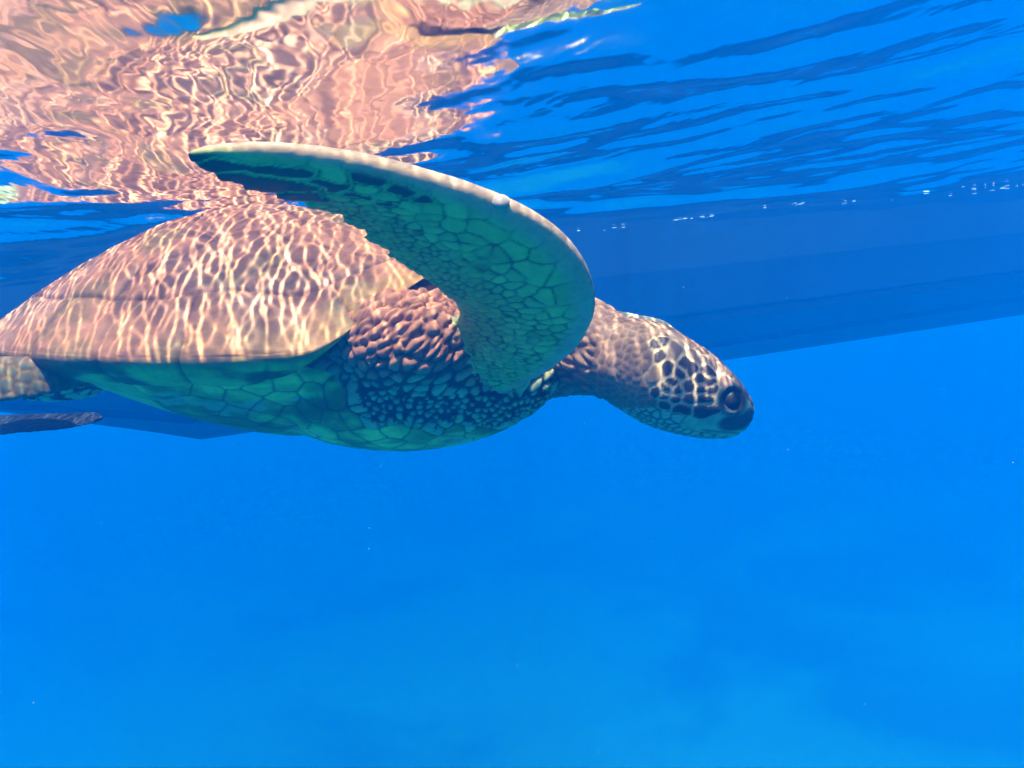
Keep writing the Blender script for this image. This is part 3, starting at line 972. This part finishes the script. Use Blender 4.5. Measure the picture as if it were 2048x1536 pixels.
    bead = np.array([0.38, 0.42, 0.18]) * (0.7 + 0.5 * rn)
    gap = np.array([0.035, 0.035, 0.035])
    rb = 0.62 * spacing * (0.75 + 0.5 * rnd)
    bd = np.minimum(edge, np.maximum(rb - f1, 0))
    cb = gap + (bead - gap) * smoothstep(0.0006, 0.0022, bd)[:, None]
    cw = np.array([0.46, 0.165, 0.085]) * (0.75 + 0.4 * rn) * (1 - 0.6 * line(0.0014)[:, None])
    cs = cw + (cb - cw) * low
    c[a] = cs[a]
    crease = fbm((p - 0.7 * (p @ ax_s)[:, None] * ax_s) * 55, 3, 34)
    disp[a] = (0.0048 * smoothstep(0, 0.005, edge) - 0.0025 + 0.005 * (fbm(p * 40, 3, 33) - 0.5) - 0.005 * np.exp(-((crease - 0.5) / 0.05) ** 2) * (1 - low[:, 0]))[a]
    # plastron and bridge
    a = K('plastron')
    pl_ = np.array([0.50, 0.56, 0.12]) * (0.55 + 0.7 * n1 + 0.25 * (rn - .5)) * (0.55 + 0.75 * smoothstep(0.36, 0.6, fbm(p * np.array([20, 20, 46]), 5, 72))[:, None])
    side_mottle = smoothstep(0.38, 0.62, fbm(p * np.array([9, 9, 20]), 5, 55))[:, None] * smoothstep(-0.24, -0.13, sh[:, 2])[:, None]  # dark green patches, stronger towards the upper side
    pl_ = pl_ + (np.array([0.10, 0.13, 0.035]) - pl_) * side_mottle * 0.9
    scr = smoothstep(0.62, 0.70, fbm(np.stack([p[:, 0] * 12, p[:, 1] * 12, p[:, 2] * 70], -1), 3, 77))[:, None]
    pl_ = pl_ + (np.array([0.5, 0.52, 0.28]) - pl_) * scr * 0.5
    lo = line(0.0016)[:, None]
    pl_ = pl_ + (np.array([0.05, 0.055, 0.03]) - pl_) * lo * np.where(sh[:, 0] > 0.1, 0.85, 0.25)[:, None]
    c[a] = pl_[a]
    disp[a] = (-0.0018 * line(0.003) * np.where(sh[:, 0] > 0.1, 1, 0.3) + 0.002 * (nz1 - 0.5))[a]
    # head
    a = K('plate', 'hdark', 'cheek', 'brow', 'hsmall', 'beak', 'jaw')
    cream = np.array([0.58, 0.35, 0.18])
    inner = np.zeros((n, 3))
    inner[K('plate')] = (0.25, 0.14, 0.09); inner[K('hdark')] = (0.045, 0.028, 0.026); inner[K('cheek')] = (0.26, 0.14, 0.07)
    inner[K('brow')] = (0.20, 0.10, 0.07); inner[K('hsmall')] = (0.22, 0.105, 0.062); inner[K('beak')] = (0.30, 0.34, 0.20); inner[K('jaw')] = (0.42, 0.42, 0.22)
    inner = inner * (0.65 + 0.7 * n2)
    wd = np.where(K('hdark'), 0.0018, np.where(K('plate'), 0.0022, np.where(K('brow', 'cheek'), 0.0016, 0.0011)))
    t_ = smoothstep(0.55, 1.35, edge / wd)[:, None]
    crm = np.where(K('hsmall')[:, None], np.array([0.36, 0.185, 0.10]), cream) * (0.8 + 0.4 * n1)
    ch = crm + (inner - crm) * t_
    ch = np.where(K('beak', 'jaw')[:, None], inner, ch)
    # throat: small pale scales; beak sheath: dark blotch behind the mouth corner
    thr = (K('hsmall') & (HP[:, 1] < -0.035))[:, None]
    tc_ = np.array([0.10, 0.11, 0.075]) + (np.array([0.42, 0.44, 0.26]) - np.array([0.10, 0.11, 0.075])) * smoothstep(0.001, 0.002, edge)[:, None]
    ch = np.where(thr, tc_, ch)
    def zone(u, v_, ru, rv, rot=0.0, soft=0.25):
        g = HP - hd(u, v_)
        cr, sr = math.cos(rot), math.sin(rot)
        x = g[:, 0] * cr + g[:, 1] * sr; y = -g[:, 0] * sr + g[:, 1] * cr
        k = 1.152 / F
        e = np.sqrt((x / (ru * k)) ** 2 + (y / (rv * k)) ** 2)
        return 1 - smoothstep(1 - soft, 1 + soft, e + 0.25 * (nz1 - 0.5))
    bk = np.maximum(zone(1455, 842, 36, 17, 0.1), zone(1485, 832, 20, 18, 0.5))
    bk = bk * (HP[:, 1] > hd(0, 866)[1])
    ch = ch + (np.array([0.03, 0.03, 0.04]) - ch) * bk[:, None] * 0.95
    # mouth line and the rim of the eyelid
    mouth = np.abs(HP[:, 1] - (np.interp(HP[:, 0], [hd(1380, 0)[0], hd(1430, 0)[0], hd(1475, 0)[0], hd(1505, 0)[0]], [hd(0, 856)[1], hd(0, 862)[1], hd(0, 866)[1], hd(0, 850)[1]])))
    mz = np.exp(-(mouth / 0.0012) ** 2) * smoothstep(hd(1380, 0)[0], hd(1400, 0)[0], HP[:, 0])
    ch = ch * (1 - 0.75 * mz[:, None])
    ch = ch * (1 - 0.9 * zone(1493, 806, 5, 3.5, 0.6)[:, None])
    er = np.linalg.norm((HP - hd(1443, 797)) / (1.152 / F) / np.array([24, 23]), axis=1)
    lid = np.exp(-((er - 1.15) / 0.26) ** 2)
    ch = ch + (np.array([0.05, 0.048, 0.04]) - ch) * lid[:, None] * 0.9
    ch = ch + (np.array([0.02, 0.02, 0.025]) - ch) * (1 - smoothstep(1.0, 1.2, er))[:, None]
    c[a] = ch[a]
    dh = 0.0012 * smoothstep(0, 0.004, edge) - 0.0005
    dh = np.where(K('beak', 'jaw'), 0, dh) - 0.0022 * mz + 0.0016 * lid - 0.004 * (1 - smoothstep(0.75, 1.0, er))
    disp[a] = dh[a]
    # brown upper sides of the flippers, and wherever their skin faces up
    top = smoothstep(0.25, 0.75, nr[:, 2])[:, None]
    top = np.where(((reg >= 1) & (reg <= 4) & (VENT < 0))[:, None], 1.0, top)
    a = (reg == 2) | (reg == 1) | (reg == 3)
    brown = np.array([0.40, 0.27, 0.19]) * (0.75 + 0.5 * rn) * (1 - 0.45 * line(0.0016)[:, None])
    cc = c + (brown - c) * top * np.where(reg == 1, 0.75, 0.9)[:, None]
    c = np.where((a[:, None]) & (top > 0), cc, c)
    a = reg == 3
    sp3 = np.array([0.17, 0.065, 0.018]) * (0.8 + 0.4 * rn)
    sp3 = sp3 + (np.array([0.10, 0.06, 0.04]) - sp3) * smoothstep(0.0015, 0.0035, edge)[:, None] * (rn > 0.3)
    c[a] = (c * 0.12 + sp3 * 0.88)[a]
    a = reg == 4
    c[a] = np.array([0.014, 0.014, 0.018])  # the shell's shadow on this flipper is put into its near-black colour
    p2 = p + nr * disp[:, None]
    me.vertices.foreach_set('co', p2.astype(np.float32).ravel()); me.update()
    me.polygons.foreach_set('use_smooth', [True] * len(me.polygons))
    me.name = 'body'; me.materials.clear(); me.materials.append(M_SKIN)
    o = bpy.data.objects.new('body', me); COL.objects.link(o); o.parent = turtle
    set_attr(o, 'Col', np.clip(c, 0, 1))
    # eyes: one on each side, set into the lids
    g = hd(1443, 797)
    dd = np.linalg.norm(HP - g, axis=1)
    for sgn in (-1, 1):
        lat = (p - hc) @ side
        cand = np.where((dd < 0.0022) & is_head)[0]
        if not len(cand): continue
        q = p[cand[(lat[cand] * sgn).argmax()]]
        bm = bmesh.new(); bmesh.ops.create_icosphere(bm, subdivisions=4, radius=0.0155)
        ev_ = np.array([x.co[:] for x in bm.verts]); ef = [tuple(y.index for y in x.verts) for x in bm.faces]; bm.free()
        ctr = q - side * sgn * 0.0136
        mesh_obj('eye', ev_ * np.array([1, 1, 1]) + ctr, ef, M_EYE, turtle)
    # the pale barnacle on the leading edge of the raised flipper
    q = p[on_surface(1012, 403, 'near')]
    bm = bmesh.new(); bmesh.ops.create_icosphere(bm, subdivisions=3, radius=1.0)
    ev_ = np.array([x.co[:] for x in bm.verts]); ef = [tuple(y.index for y in x.verts) for x in bm.faces]; bm.free()
    nq = unit(CAM - q)
    bar = q + ev_[:, 0:1] * 0.0095 * rgt + ev_[:, 1:2] * 0.0068 * upv + ev_[:, 2:3] * 0.0034 * nq
    mesh_obj('barnacle', bar, ef, M_BARN, turtle)
    print('BODY', n, 'seeds', len(sd))
build_body()

# ------------------------------------------------------------------ glint flecks and drifting specks
def specks(name, pts, sizes, mat, stretch=None):
    base = np.array([(1, 0, 0), (-1, 0, 0), (0, 1, 0), (0, -1, 0), (0, 0, 1), (0, 0, -1)], float)
    bm = bmesh.new(); bmesh.ops.create_icosphere(bm, subdivisions=2, radius=1.0)
    base = np.array([x.co[:] for x in bm.verts]); fb = np.array([tuple(y.index for y in x.verts) for x in bm.faces]); bm.free()
    V, Fa = [], []
    for i, (q, s) in enumerate(zip(pts, sizes)):
        k = stretch[i] if stretch is not None else (1, 1, 1)
        V.append(base * s * np.array(k) + q); Fa.append(fb + i * len(base))
    o = mesh_obj(name, np.concatenate(V), np.concatenate(Fa), mat)
    o['kind'] = 'stuff'
    return o
br = np.random.default_rng(3)
pts, sz, stc = [], [], []
for k in range(95):                                # line of white flecks added as sun glints near the hull
    f = br.random()
    x = -1.2 + f * 5.2 if k < 85 else -2.6 + f * 1.0
    y = 3.1 + 0.26 * x + br.normal(0, 0.10)
    z = float(wave_z(np.array([x]), np.array([y]))[0]) - 0.004 - abs(br.normal(0, 0.003))
    pts.append((x, y, z)); sz.append(0.0012 + 0.0022 * br.random() ** 2); stc.append((2.0 + 5.0 * br.random(), 1, 0.6))
b = specks('glint_flecks', pts, sz, M_GLINT, stc)
b['label'] = 'line of tiny white flecks standing in for sun glints at the surface near the hull'; b['category'] = 'glint_flecks'
pts, sz = [], []
for k in range(190):
    d = 0.35 + 2.4 * br.random() ** 0.8
    q = P(br.random() * 2300 - 120, br.random() * 1700 - 80, d)
    if q[2] > -0.04: continue
    pts.append(q); sz.append((0.00035 + 0.0005 * br.random() ** 3) * d)
s = specks('drifting_specks', pts, sz, M_SPECK)
s['label'] = 'fine pale specks drifting in the blue water'; s['category'] = 'specks'
